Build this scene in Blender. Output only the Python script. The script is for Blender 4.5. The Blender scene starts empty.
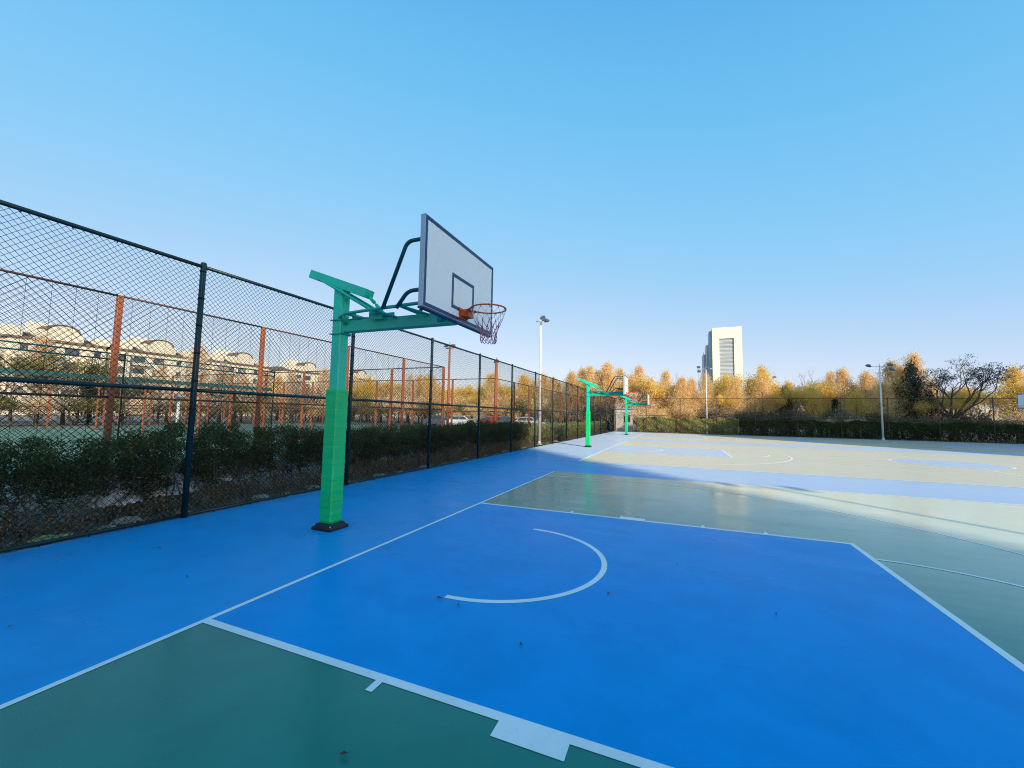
import bpy, math, random
import numpy as np
from mathutils import Vector, Matrix
random.seed(7); RNG = np.random.default_rng(11)
D = bpy.data
sc = bpy.context.scene
col = sc.collection
PI = math.pi
R = math.radians

# ------------------------------------------------------------------ materials
def new_mat(name):
    m = D.materials.new(name); m.use_nodes = True
    nt = m.node_tree
    b = nt.nodes['Principled BSDF']
    return m, nt, b

def noise(nt, scale, detail=4, rough=.55, coord='Object', stretch=None, dist=0.0):
    tc = nt.nodes.new('ShaderNodeTexCoord')
    n = nt.nodes.new('ShaderNodeTexNoise')
    n.inputs['Scale'].default_value = scale; n.inputs['Detail'].default_value = detail
    n.inputs['Roughness'].default_value = rough; n.inputs['Distortion'].default_value = dist
    if stretch:
        mp = nt.nodes.new('ShaderNodeMapping'); mp.inputs['Scale'].default_value = stretch
        nt.links.new(tc.outputs[coord], mp.inputs[0]); nt.links.new(mp.outputs[0], n.inputs['Vector'])
    else:
        nt.links.new(tc.outputs[coord], n.inputs['Vector'])
    return n.outputs['Fac']

def ramp(nt, fac, stops):
    r = nt.nodes.new('ShaderNodeValToRGB')
    e = r.color_ramp.elements
    while len(e) < len(stops): e.new(.5)
    for i, (p, c) in enumerate(stops):
        e[i].position = p
        e[i].color = (c, c, c, 1) if isinstance(c, (int, float)) else (*c, 1)
    nt.links.new(fac, r.inputs[0])
    return r.outputs[0]

def mixc(nt, fac, a, b, mode='MIX'):
    m = nt.nodes.new('ShaderNodeMix'); m.data_type = 'RGBA'; m.blend_type = mode
    for s, v in ((m.inputs[0], fac), (m.inputs[6], a), (m.inputs[7], b)):
        if isinstance(v, (int, float)): s.default_value = v
        elif isinstance(v, tuple): s.default_value = (*v, 1)
        else: nt.links.new(v, s)
    return m.outputs[2]

def bump(nt, b, fac, strength, dist=.01):
    bp = nt.nodes.new('ShaderNodeBump'); bp.inputs['Strength'].default_value = strength
    bp.inputs['Distance'].default_value = dist
    nt.links.new(fac, bp.inputs['Height']); nt.links.new(bp.outputs[0], b.inputs['Normal'])

def simple(name, c, rough=.5, metal=0, var=.25, scale=6, bmp=0.0, spec=.5):
    m, nt, b = new_mat(name)
    f = noise(nt, scale)
    lo = tuple(x*(1-var) for x in c); hi = tuple(min(1, x*(1+var)) for x in c)
    nt.links.new(ramp(nt, f, [(.3, lo), (.7, hi)]), b.inputs['Base Color'])
    b.inputs['Roughness'].default_value = rough; b.inputs['Metallic'].default_value = metal
    b.inputs['Specular IOR Level'].default_value = spec
    if bmp: bump(nt, b, noise(nt, scale*8), bmp)
    return m

def painted(name, c, rough=.35, wear=(.25, .1, .05), amount=.62):
    """enamel paint on steel with faint rust stains and dull patches"""
    m, nt, b = new_mat(name)
    big = noise(nt, 2.2, 5, coord='Object'); fine = noise(nt, 38, 6)
    base = mixc(nt, ramp(nt, big, [(.3, 0.), (.75, 1.)]), tuple(x*.82 for x in c), tuple(min(1, x*1.12) for x in c))
    spots = ramp(nt, fine, [(amount, 0.), (amount+.06, 1.)])
    nt.links.new(mixc(nt, spots, base, wear), b.inputs['Base Color'])
    nt.links.new(ramp(nt, fine, [(.2, rough*.8), (.8, rough*1.4)]), b.inputs['Roughness'])
    bump(nt, b, noise(nt, 60, 3), .12, .003)
    return m

def court_paint(name, c, faded, sheen=.5, sheen_tint=(1, .93, .82), rough=(.22, .42), sun_tone=None, wr=(6.0, 8.2), spec=.2, stint=(.05, .6, 1, 1)):
    m, nt, b = new_mat(name)
    big = noise(nt, .22, 6, .6, 'Object', dist=.6)
    mid = noise(nt, 1.7, 7, .62, 'Object', dist=.4)
    fine = noise(nt, 95, 3, .6, 'Object')
    streak = noise(nt, 1.1, 6, .6, 'Object', stretch=(.35, 2.4, 1), dist=.5)
    a = mixc(nt, ramp(nt, big, [(.35, 0.), (.7, .75)]), c, faded)
    a = mixc(nt, ramp(nt, mid, [(.42, 0.), (.75, .5)]), a, tuple(x*.74 for x in c))
    a = mixc(nt, ramp(nt, streak, [(.55, 0.), (.75, .25)]), a, faded)
    a = mixc(nt, ramp(nt, fine, [(.3, .1), (.6, 0.)]), a, tuple(x*.5 for x in c))
    if sun_tone:     # sunlit paleness put into the colour, a slanting gradual change along the shadow edge
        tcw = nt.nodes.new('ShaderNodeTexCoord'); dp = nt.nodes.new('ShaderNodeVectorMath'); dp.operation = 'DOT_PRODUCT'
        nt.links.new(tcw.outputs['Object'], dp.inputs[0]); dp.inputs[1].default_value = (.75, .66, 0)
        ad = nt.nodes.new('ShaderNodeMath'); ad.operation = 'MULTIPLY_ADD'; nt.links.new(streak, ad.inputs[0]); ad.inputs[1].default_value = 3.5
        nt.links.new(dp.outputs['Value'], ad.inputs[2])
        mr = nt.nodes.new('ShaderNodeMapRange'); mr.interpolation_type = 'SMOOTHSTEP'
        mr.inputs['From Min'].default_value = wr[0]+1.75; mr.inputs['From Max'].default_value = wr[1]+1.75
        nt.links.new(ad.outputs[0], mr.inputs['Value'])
        wc = mixc(nt, ramp(nt, mid, [(.4, 0.), (.7, .5)]), sun_tone, tuple(x*.8 for x in sun_tone))
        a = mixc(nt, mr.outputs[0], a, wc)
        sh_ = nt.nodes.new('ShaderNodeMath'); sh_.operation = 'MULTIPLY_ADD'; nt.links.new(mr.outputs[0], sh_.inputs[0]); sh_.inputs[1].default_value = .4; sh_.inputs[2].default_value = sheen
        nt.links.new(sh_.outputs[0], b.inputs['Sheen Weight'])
    grime = noise(nt, 4.5, 8, .7, 'Object', dist=1.0)
    a = mixc(nt, ramp(nt, grime, [(.56, 0.), (.74, .30)]), a, tuple(x*.62+.01 for x in c))
    chips = noise(nt, 52, 5, .7, 'Object')
    a = mixc(nt, ramp(nt, chips, [(.68, 0.), (.72, .55 if c[0] > .5 else .2)]), a, (.18, .32, .42) if c[0] > .5 else (.02, .06, .12))
    specks = noise(nt, 34, 2, .5, 'Object')
    a = mixc(nt, ramp(nt, specks, [(.79, 0.), (.82, .3)]), a, (.2, .45, .6))
    # thin rubbed scuff arcs
    w = nt.nodes.new('ShaderNodeTexVoronoi'); w.feature = 'DISTANCE_TO_EDGE'; w.inputs['Scale'].default_value = .55
    tc = nt.nodes.new('ShaderNodeTexCoord'); nt.links.new(tc.outputs['Object'], w.inputs['Vector'])
    mk = nt.nodes.new('ShaderNodeMath'); mk.operation = 'MULTIPLY'
    nt.links.new(ramp(nt, w.outputs['Distance'], [(.0, 1.), (.008, 0.)]), mk.inputs[0])
    nt.links.new(ramp(nt, noise(nt, .9, 2), [(.6, 0.), (.7, .12)]), mk.inputs[1])
    a = mixc(nt, mk.outputs[0], a, (.02, .03, .05))
    nt.links.new(a, b.inputs['Base Color'])
    rr = mixc(nt, .5, ramp(nt, streak, [(.35, rough[0]), (.68, rough[1])]), ramp(nt, big, [(.35, rough[0]), (.68, rough[1])]))
    nt.links.new(rr, b.inputs['Roughness'])
    b.inputs['Specular IOR Level'].default_value = spec; b.inputs['Specular Tint'].default_value = stint
    if not sun_tone: b.inputs['Sheen Weight'].default_value = sheen
    b.inputs['Sheen Roughness'].default_value = .55
    b.inputs['Sheen Tint'].default_value = (*sheen_tint, 1)
    bump(nt, b, fine, .10, .002)
    return m

def foliage(name, dark, light, trans=.25, rough=.55, clump=.8):
    """leaves: colour from a per-leaf attribute, larger clumps and the tree's own random value"""
    m, nt, b = new_mat(name)
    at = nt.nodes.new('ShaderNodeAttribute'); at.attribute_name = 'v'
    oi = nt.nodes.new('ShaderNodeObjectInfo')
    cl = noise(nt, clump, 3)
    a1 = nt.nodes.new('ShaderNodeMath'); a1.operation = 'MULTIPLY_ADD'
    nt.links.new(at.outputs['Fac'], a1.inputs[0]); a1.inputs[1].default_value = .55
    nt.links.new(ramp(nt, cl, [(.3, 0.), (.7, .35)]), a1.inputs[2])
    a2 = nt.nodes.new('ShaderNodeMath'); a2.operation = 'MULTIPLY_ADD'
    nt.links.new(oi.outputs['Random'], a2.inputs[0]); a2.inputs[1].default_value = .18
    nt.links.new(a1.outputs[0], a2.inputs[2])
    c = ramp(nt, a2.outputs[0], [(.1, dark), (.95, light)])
    nt.links.new(c, b.inputs['Base Color'])
    b.inputs['Roughness'].default_value = rough
    b.inputs['Specular IOR Level'].default_value = .12
    tr = nt.nodes.new('ShaderNodeBsdfTranslucent'); nt.links.new(c, tr.inputs['Color'])
    mx = nt.nodes.new('ShaderNodeMixShader'); mx.inputs[0].default_value = trans
    out = nt.nodes['Material Output']
    nt.links.new(b.outputs[0], mx.inputs[1]); nt.links.new(tr.outputs[0], mx.inputs[2])
    nt.links.new(mx.outputs[0], out.inputs['Surface'])
    return m

BLUE = (.0, .325, .72); BLUEF = (.0, .39, .76)
GREEN = (.0, .165, .115); GREENF = (.01, .235, .165)
M = dict(
    blue=court_paint('blue_court_paint', BLUE, BLUEF, .02, sun_tone=(.06, .22, .46), wr=(6.6, 8.4), spec=.06, sheen_tint=(.78, .9, 1)),
    blue_key=court_paint('blue_key_paint', (.0, .31, .73), (.0, .37, .78), .0, spec=.04),
    green=court_paint('green_court_paint', GREEN, GREENF, .05, rough=(.07, .34), spec=.55, stint=(.4, .8, 1, 1), sun_tone=(.17, .33, .22), wr=(3.2, 7.6)),
    blue_sunlit=court_paint('sunlit_blue_court_paint', (.07, .23, .45), (.10, .25, .42), .4, (.85, .92, 1)),  # paler blue for the far courts, sunlight put into the paint colour
    green_sunlit=court_paint('sunlit_green_court_paint', (.175, .215, .13), (.20, .23, .15), .42),  # paler copy of the court green with the sun's brightness in its colour
    line=court_paint('white_line_paint', (.90, .88, .86), (.94, .92, .88), .3),
    fence=painted('dark_green_fence_enamel', (.004, .024, .026), .35, (.04, .03, .02), .7),
    wire=simple('green_coated_wire', (.004, .012, .012), .7, 0, .2, spec=.2),
    orange=painted('rusty_orange_enamel', (.36, .11, .045), .5, (.16, .06, .03), .6),
    orange_wire=simple('brown_coated_wire', (.03, .035, .03), .7, spec=.2),
    brown=painted('brown_rail_paint', (.10, .05, .035), .5),
    post=painted('teal_green_enamel', (.0, .66, .42), .26, (.1, .2, .12), .72),
    steel_green=painted('deep_green_enamel', (.0, .42, .27), .3, (.1, .12, .08), .7),
    pipe=painted('dark_teal_pipe_enamel', (.006, .085, .09), .3, (.05, .05, .05), .72),
    black=simple('black_rubber', (.012, .013, .02), .6),
    navy=simple('navy_marking', (.012, .035, .12), .35),
    navyframe=simple('navy_frame_enamel', (.01, .035, .11), .35),
    board=simple('white_backboard', (.93, .90, .90), .32, 0, .06, 3),
    grey=simple('grey_alloy', (.42, .45, .5), .4, .3, .1),
    rim=painted('red_orange_rim_enamel', (.62, .085, .012), .35, (.25, .05, .02), .66),
    cord=simple('white_net_cord', (.8, .76, .78), .8, 0, .3, 30),
    cordred=simple('red_net_cord', (.50, .22, .28), .8, 0, .5, 30),
    cordblue=simple('blue_net_cord', (.42, .32, .48), .8, 0, .5, 30),
    lamp_pole=simple('white_pole_paint', (.74, .74, .72), .4, 0, .06),
    lamp_head=simple('grey_floodlight_housing', (.12, .14, .16), .4, .4),
    lens=simple('floodlight_glass', (.45, .5, .55), .1),
    bark=simple('grey_brown_bark', (.11, .085, .065), .9, 0, .4, 9, .5),
    twig=simple('dark_twig_bark', (.13, .105, .09), .9, 0, .4, 9),
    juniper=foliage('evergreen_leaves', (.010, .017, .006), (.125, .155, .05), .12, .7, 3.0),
    sunlit_hedge_leaf=foliage('sunlit_hedge_leaves', (.16, .16, .05), (.72, .68, .27), .3, .5, 1.2),  # lighter copy of the hedge leaves, sunlight put into their colour
    drybrush=foliage('dry_brush', (.07, .05, .033), (.40, .30, .19), .1, .8, 3.0),
    orange_leaf=foliage('russet_leaves', (.82, .50, .20), (1, .82, .45), .45, .6),
    gold_leaf=foliage('golden_leaves', (.80, .50, .10), (1, .80, .28), .45, .6),
    pink_leaf=foliage('pinkish_dry_leaves', (.72, .52, .34), (1, .84, .60), .4, .7),
    olive_leaf=foliage('olive_leaves', (.14, .13, .05), (.42, .38, .14), .3, .6),
    dark_leaf=foliage('dark_evergreen_leaves', (.01, .02, .015), (.05, .075, .04), .1, .6),
    pod=foliage('dark_seed_pods', (.03, .035, .04), (.10, .105, .105), .1, .8),
)

def ground_mat():
    m, nt, b = new_mat('dry_ground')
    n1 = noise(nt, .8, 8); n2 = noise(nt, 22, 8, .7)
    c = mixc(nt, ramp(nt, n1, [(.35, 0.), (.7, 1.)]), (.11, .09, .07), (.2, .17, .13))
    c = mixc(nt, ramp(nt, n2, [(.35, .0), (.7, .8)]), c, (.32, .28, .22))
    nt.links.new(c, b.inputs['Base Color']); b.inputs['Roughness'].default_value = .95
    bump(nt, b, n2, .8, .03)
    return m
M['ground'] = ground_mat()

# ------------------------------------------------------------------ mesh helpers
class MB:
    def __init__(s): s.v = []; s.f = []; s.sm = []
    def add(s, vs, fs, smooth=False):
        o = len(s.v); s.v += [tuple(v) for v in vs]
        for f in fs: s.f.append(tuple(o+i for i in f)); s.sm.append(smooth)
    def box(s, a, b, bev=0.0):
        (x0, y0, z0), (x1, y1, z1) = a, b
        if bev <= 0:
            s.add([(x0,y0,z0),(x1,y0,z0),(x1,y1,z0),(x0,y1,z0),(x0,y0,z1),(x1,y0,z1),(x1,y1,z1),(x0,y1,z1)],
                  [(3,2,1,0),(4,5,6,7),(0,1,5,4),(1,2,6,5),(2,3,7,6),(3,0,4,7)])
            return
        e = bev
        s.loft([[(x0+e,y0+e,z0),(x1-e,y0+e,z0),(x1-e,y1-e,z0),(x0+e,y1-e,z0)]], cap=False)
        def ring(z, i):
            return [(x0+i+e,y0+i,z),(x1-i-e,y0+i,z),(x1-i,y0+i+e,z),(x1-i,y1-i-e,z),(x1-i-e,y1-i,z),(x0+i+e,y1-i,z),(x0+i,y1-i-e,z),(x0+i,y0+i+e,z)]
        s.v = s.v[:len(s.v)-4]
        s.loft([ring(z0, e), ring(z0+e, 0), ring(z1-e, 0), ring(z1, e)])
    def loft(s, rings, cap=True, smooth=False):
        o = len(s.v); n = len(rings[0])
        for r in rings: s.v += [tuple(p) for p in r]
        for k in range(len(rings)-1):
            for i in range(n):
                a = o+k*n+i; b = o+k*n+(i+1) % n
                s.f.append((a, b, b+n, a+n)); s.sm.append(smooth)
        if cap and len(rings) > 0:
            s.f.append(tuple(o+i for i in range(n))[::-1]); s.sm.append(False)
            q = o+(len(rings)-1)*n
            s.f.append(tuple(q+i for i in range(n))); s.sm.append(False)
    def tube(s, pts, rad, n=8, cap=True, smooth=True):
        pts = [Vector(p) for p in pts]
        if isinstance(rad, (int, float)): rad = [rad]*len(pts)
        rings = []; up = None
        for i, p in enumerate(pts):
            t = (pts[min(i+1, len(pts)-1)]-pts[max(i-1, 0)])
            if t.length < 1e-9: t = Vector((0, 0, 1))
            t.normalize()
            if up is None:
                up = Vector((0, 0, 1)) if abs(t.z) < .9 else Vector((1, 0, 0))
            u = t.cross(up); 
            if u.length < 1e-6: u = t.cross(Vector((0, 1, 0)))
            u.normalize(); w = u.cross(t).normalized(); up = w
            rings.append([p+(u*math.cos(2*PI*k/n)+w*math.sin(2*PI*k/n))*rad[i] for k in range(n)])
        s.loft(rings, cap, smooth)
    def beam(s, p0, p1, w, h, up=(0, 0, 1), w1=None, h1=None):
        p0, p1 = Vector(p0), Vector(p1); t = (p1-p0).normalized()
        u = t.cross(Vector(up)).normalized(); v = u.cross(t).normalized()
        w1 = w1 or w; h1 = h1 or h
        f = lambda p, a, b: [p-u*a/2-v*b/2, p+u*a/2-v*b/2, p+u*a/2+v*b/2, p-u*a/2+v*b/2]
        s.loft([f(p0, w, h), f(p1, w1, h1)])
    def build(s, name, mat, parent=None, loc=None, bevel=0):
        me = D.meshes.new(name); me.from_pydata(s.v, [], s.f); me.update()
        me.polygons.foreach_set('use_smooth', s.sm)
        me.materials.append(mat)
        o = D.objects.new(name, me); col.objects.link(o)
        if parent: o.parent = parent
        if loc: o.location = loc
        if bevel:
            md = o.modifiers.new('bevel', 'BEVEL'); md.width = bevel; md.segments = 2; md.limit_method = 'ANGLE'
            md.harden_normals = False
        return o

def tag(o, label=None, cat=None, group=None, kind=None):
    for k, v in (('label', label), ('category', cat), ('group', group), ('kind', kind)):
        if v: o[k] = v
    return o
def empty(name, loc, rz=0, **k):
    o = D.objects.new(name, None); col.objects.link(o); o.location = loc; o.rotation_euler = (0, 0, rz)
    o.empty_display_size = .2
    return tag(o, **k)
def copy_tree(o, parent=None):
    c = o.copy(); col.objects.link(c)
    if parent: c.parent = parent
    for ch in list(o.children): copy_tree(ch, c)
    return c
ORD = 'first second third fourth fifth sixth seventh eighth ninth tenth eleventh twelfth thirteenth fourteenth fifteenth sixteenth seventeenth eighteenth nineteenth twentieth'.split()
def ordinal(i):
    if i < 20: return ORD[i]
    n = i+1; s = 'th' if 10 <= n % 100 <= 20 else {1: 'st', 2: 'nd', 3: 'rd'}.get(n % 10, 'th')
    tens = {2: 'twenty', 3: 'thirty', 4: 'forty', 5: 'fifty', 6: 'sixty', 7: 'seventy', 8: 'eighty', 9: 'ninety'}
    if n % 10 == 0: return tens[n//10][:-1]+'ieth'
    return tens[n//10]+'-'+ORD[n % 10-1]

def leaf_mesh(name, cen, size, mat, aspect=.6, up=.0, var=None):
    """many leaf-sized quads, one random value each"""
    n = len(cen); cen = np.asarray(cen, float)
    size = np.broadcast_to(size, (n,)).astype(float)*RNG.uniform(.6, 1.35, n)
    a = RNG.normal(size=(n, 3)); a[:, 2] += up; a /= np.linalg.norm(a, axis=1)[:, None]
    b = RNG.normal(size=(n, 3)); b -= (b*a).sum(1)[:, None]*a; b /= np.linalg.norm(b, axis=1)[:, None]
    a = a*size[:, None]*.5; b = b*size[:, None]*.5*aspect
    v = np.empty((n, 4, 3)); v[:, 0] = cen-a; v[:, 1] = cen+b; v[:, 2] = cen+a; v[:, 3] = cen-b
    me = D.meshes.new(name); me.vertices.add(4*n); me.vertices.foreach_set('co', v.reshape(-1))
    me.loops.add(4*n); me.loops.foreach_set('vertex_index', np.arange(4*n, dtype=np.int32))
    me.polygons.add(n); me.polygons.foreach_set('loop_start', np.arange(0, 4*n, 4, dtype=np.int32))
    me.polygons.foreach_set('loop_total', np.full(n, 4, dtype=np.int32))
    me.update(calc_edges=True)
    at = me.attributes.new('v', 'FLOAT', 'FACE')
    vv = RNG.uniform(0, 1, n) if var is None else np.clip(var+RNG.normal(0, .15, n), 0, 1)
    at.data.foreach_set('value', vv)
    me.materials.append(mat)
    return me
def obj_of(name, me, parent=None):
    o = D.objects.new(name, me); col.objects.link(o)
    if parent: o.parent = parent
    return o

# ------------------------------------------------------------------ camera
CP = (3.5397, -4.6659, 1.6874); yaw, pitch, roll, fpx = -0.3901, 0.0777, 0.0182, 404.94
f = Vector((math.sin(yaw)*math.cos(pitch), math.cos(yaw)*math.cos(pitch), math.sin(pitch)))
r = Vector((math.cos(yaw), -math.sin(yaw), 0)); u = r.cross(f)
r2 = r*math.cos(roll)+u*math.sin(roll); u2 = -r*math.sin(roll)+u*math.cos(roll)
cam = D.cameras.new('camera'); cam.sensor_width = 36; cam.lens = fpx/1024*36; cam.clip_end = 3000; cam.clip_start = .05
co = D.objects.new('camera', cam); col.objects.link(co)
co.matrix_world = Matrix(((r2.x, u2.x, -f.x, CP[0]), (r2.y, u2.y, -f.y, CP[1]), (r2.z, u2.z, -f.z, CP[2]), (0, 0, 0, 1)))
sc.camera = co

# ------------------------------------------------------------------ light
ELEV = R(22); SH = Vector((-.69, .72, 0)).normalized()
sun = D.lights.new('sun', 'SUN'); sun.energy = 5.0; sun.angle = R(.55); sun.color = (1, .86, .68)
so = D.objects.new('sun', sun); col.objects.link(so)
so.rotation_euler = Vector((SH.x*math.cos(ELEV), SH.y*math.cos(ELEV), -math.sin(ELEV))).to_track_quat('-Z', 'Y').to_euler()
w = D.worlds.new('World'); sc.world = w; w.use_nodes = True
nt = w.node_tree; bg = nt.nodes['Background']
sky = nt.nodes.new('ShaderNodeTexSky'); sky.sky_type = 'NISHITA'; sky.sun_disc = False
sky.sun_elevation = ELEV; sky.sun_rotation = math.atan2(.69, -.72)
sky.air_density = 1.0; sky.dust_density = .35; sky.ozone_density = 1.6; sky.altitude = 100
def vmul(src, k):
    v = nt.nodes.new('ShaderNodeVectorMath'); v.operation = 'SCALE'; v.inputs['Scale'].default_value = k
    nt.links.new(src, v.inputs[0]); return v.outputs[0]
cu = nt.nodes.new('ShaderNodeRGBCurve')      # the phone's vivid, compressed rendering of a clear winter sky
for ch, pts in enumerate([[(0, 0), (.083, .085), (.125, .16), (.305, .39), (.38, .48), (.7, .72), (1, .85)],
                          [(0, 0), (.165, .43), (.242, .55), (.55, .68), (.64, .715), (1, .85)],
                          [(0, 0), (.18, .6), (.323, .85), (.456, .92), (.9, .955), (1, .97)]]):
    c_ = cu.mapping.curves[ch]; c_.points[0].location = pts[0]; c_.points[1].location = pts[-1]
    for q in pts[1:-1]: c_.points.new(*q)
cu.mapping.update()
base = vmul(sky.outputs[0], .15); nt.links.new(base, cu.inputs['Color'])
def vop(op, a, b):
    v = nt.nodes.new('ShaderNodeVectorMath'); v.operation = op
    nt.links.new(a, v.inputs[0])
    if isinstance(b, tuple): v.inputs[1].default_value = b
    else: nt.links.new(b, v.inputs[1])
    return v.outputs[0]
over = vmul(vop('MAXIMUM', vop('SUBTRACT', base, (1.45, 1.45, 1.45)), (0, 0, 0)), 10.0)   # sky round the sun, behind the viewer, boosted as added fill for shade
nt.links.new(vmul(vop('ADD', cu.outputs[0], over), 1/.15), bg.inputs[0])
bg.inputs[1].default_value = .15
sc.view_settings.view_transform = 'Standard'; sc.view_settings.look = 'None'
sc.view_settings.exposure = 0; sc.view_settings.gamma = 1
sc.render.engine = 'CYCLES'; sc.cycles.max_bounces = 6; sc.cycles.transparent_max_bounces = 8
sc.cycles.use_denoising = True; sc.cycles.denoising_prefilter = 'NONE'; sc.cycles.denoising_input_passes = 'RGB_ALBEDO_NORMAL'; sc.cycles.filter_width = 1.05

# ------------------------------------------------------------------ ground and courts
mb = MB(); mb.add([(-900,-900,-.06),(900,-900,-.06),(900,900,-.06),(-900,900,-.06)], [(0,1,2,3)])
tag(mb.build('ground', M['ground']), kind='structure')
FX = -3.65; BY = 45.3                   # left fence line, back fence line
def sheet(name, x0, y0, x1, y1, z, mat):
    m = MB(); m.add([(x0,y0,z),(x1,y0,z),(x1,y1,z),(x0,y1,z)], [(0,1,2,3)])
    return tag(m.build(name, mat), kind='structure')
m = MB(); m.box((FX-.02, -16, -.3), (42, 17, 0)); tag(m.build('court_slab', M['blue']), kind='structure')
m = MB(); m.box((FX-.02, 17, -.3), (42, BY+.1, 0)); tag(m.build('court_slab', M['blue_sunlit']), kind='structure')
LW = .05
def arc_strip(m, cx, cy, rad, w, a0, a1, z, n=72):
    vs = []; fs = []
    for i in range(n+1):
        a = a0+(a1-a0)*i/n
        for q in (rad-w/2, rad+w/2): vs.append((cx+q*math.cos(a), cy+q*math.sin(a), z))
    for i in range(n): fs.append((2*i, 2*i+1, 2*i+3, 2*i+2))
    m.add(vs, fs)
def rect(m, x0, y0, x1, y1, z): m.add([(x0,y0,z),(x1,y0,z),(x1,y1,z),(x0,y1,z)], [(0,1,2,3)])
def court(cy, green, blue, near):
    LW = .05 if near else .075
    sheet('court_surface', 0, cy-7.5, 28, cy+7.5, .0015, green)
    kh, kl = 2.45, 5.736
    m = MB(); L = MB()
    for s in (1, -1):
        X = (lambda x: x) if s == 1 else (lambda x: 28-x)
        a, b = sorted((X(0), X(kl)))
        rect(m, a, cy-kh, b, cy+kh, .003)
        def rr(xa, ya, xb, yb, z):
            xa, xb = sorted((X(xa), X(xb))); rect(L, xa, ya, xb, yb, z)
        kw = .065
        for sy in (-1, 1):
            ya, yb = sorted((cy+sy*(kh-kw/2), cy+sy*(kh+kw/2)))
            rr(LW/2, ya, kl-kw/2, yb, .0045)
            for x0, x1 in ((1.75, 1.80), (2.6, 3.0), (3.85, 3.90), (4.7, 4.75)):
                y0, y1 = sorted((cy+sy*(kh+kw/2), cy+sy*(kh+kw/2+(.115 if x1-x0 > .1 else .10))))
                rr(x0, y0, x1, y1, .0045)
            rr(LW/2, cy+sy*6.6-LW/2, 2.99, cy+sy*6.6+LW/2, .0045)
        rr(kl-kw/2, cy-kh-kw/2, kl+kw/2, cy+kh+kw/2, .0045)
        c0 = 0 if s == 1 else PI
        arc_strip(L, X(kl), cy, 1.8, LW, c0-PI/2+.02, c0+PI/2-.02, .0052)
        arc_strip(L, X(1.518), cy-.04, 1.235, .062, c0-PI/2, c0+PI/2, .0045)
        al = math.acos((2.99-1.575)/6.75)
        arc_strip(L, X(1.575), cy, 6.75, LW, c0-al, c0+al, .0045, 120)
    arc_strip(L, 14, cy, 1.8, LW, 0, 2*PI, .0052)
    n = 48; m.add([(14+1.77*math.cos(2*PI*i/n), cy+1.77*math.sin(2*PI*i/n), .003) for i in range(n)], [tuple(range(n))])
    rect(L, 14-LW/2, cy-7.5+LW, 14+LW/2, cy-1.83, .0045); rect(L, 14-LW/2, cy+1.83, 14+LW/2, cy+7.5-LW, .0045)
    rect(L, 0-LW/2, cy-7.5, LW/2, cy+7.5, .0045); rect(L, 28-LW/2, cy-7.5, 28+LW/2, cy+7.5, .0045)
    for sy in (-1, 1):
        ya, yb = sorted((cy+sy*7.5, cy+sy*(7.5-LW))); rect(L, LW/2, ya, 28-LW/2, yb, .0045)
    tag(m.build('court_key', blue), kind='structure'); tag(L.build('court_line', M['line']), kind='structure')
CY = [0, 18.28, 36.55]
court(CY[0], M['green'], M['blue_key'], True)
court(CY[1], M['green_sunlit'], M['blue_sunlit'], False)
court(CY[2], M['green_sunlit'], M['blue_sunlit'], False)
sheet('court_strip', -.03, CY[1]+7.5, 40, CY[2]-7.5, .0015, M['blue_sunlit'])
# tennis court floor beyond the orange fence
m = MB(); m.box((-46, -12, -.2), (-9.5, 40, -.02)); tag(m.build('tennis_court', simple('green_tennis_acrylic', (.12, .21, .12), .6, 0, .15, .7)), kind='structure')
m = MB()
for x in (-40, -36.5, -24.5, -21): rect(m, x, -6, x+.06, 18, -.012)
for y in (-6, 0, 12, 18): rect(m, -40, y, -21, y+.06, -.008)
tag(m.build('court_line', M['line']), kind='structure')
m = MB(); rect(m, -47.5, 40.5, -8, 60, -.03); tag(m.build('parking_area', simple('grey_asphalt', (.09, .09, .09), .9, 0, .2, 3)), kind='structure')

# ------------------------------------------------------------------ fences
def wire_panel(mb, P, t, L, z0, z1, cell, rad, vert=0):
    """diamond chain link between two posts; P start, t unit direction, length L"""
    nrm = Vector((-t.y, t.x, 0)); H = z1-z0
    def wire(a, b, off):
        A = P+t*a[0]+Vector((0, 0, a[1]))+nrm*off; B = P+t*b[0]+Vector((0, 0, b[1]))+nrm*off
        d = (B-A).normalized(); u = d.cross(nrm).normalized()
        o = len(mb.v)
        ring = [(u*math.cos(q)+nrm*math.sin(q))*rad for q in (0, 2.094, 4.189)]
        mb.v += [tuple(A+x) for x in ring]+[tuple(B+x) for x in ring]
        for i in range(3): mb.f.append((o+i, o+(i+1) % 3, o+3+(i+1) % 3, o+3+i)); mb.sm.append(True)
    c = -H
    k = math.ceil((-H)/cell)
    while k*cell < L:
        s = k*cell
        # rising
        a0 = max(0, -s); a1 = min(H, L-s)
        if a1 > a0:
            wire((s+a0, z0+a0), (s+a1, z0+a1), rad*.6)
            wire((s+a0, z1-a0), (s+a1, z1-a1), -rad*.6)
        k += 1
    if vert:
        x = vert/2
        while x < L: wire((x, z0), (x, z1), 0); x += vert

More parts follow.
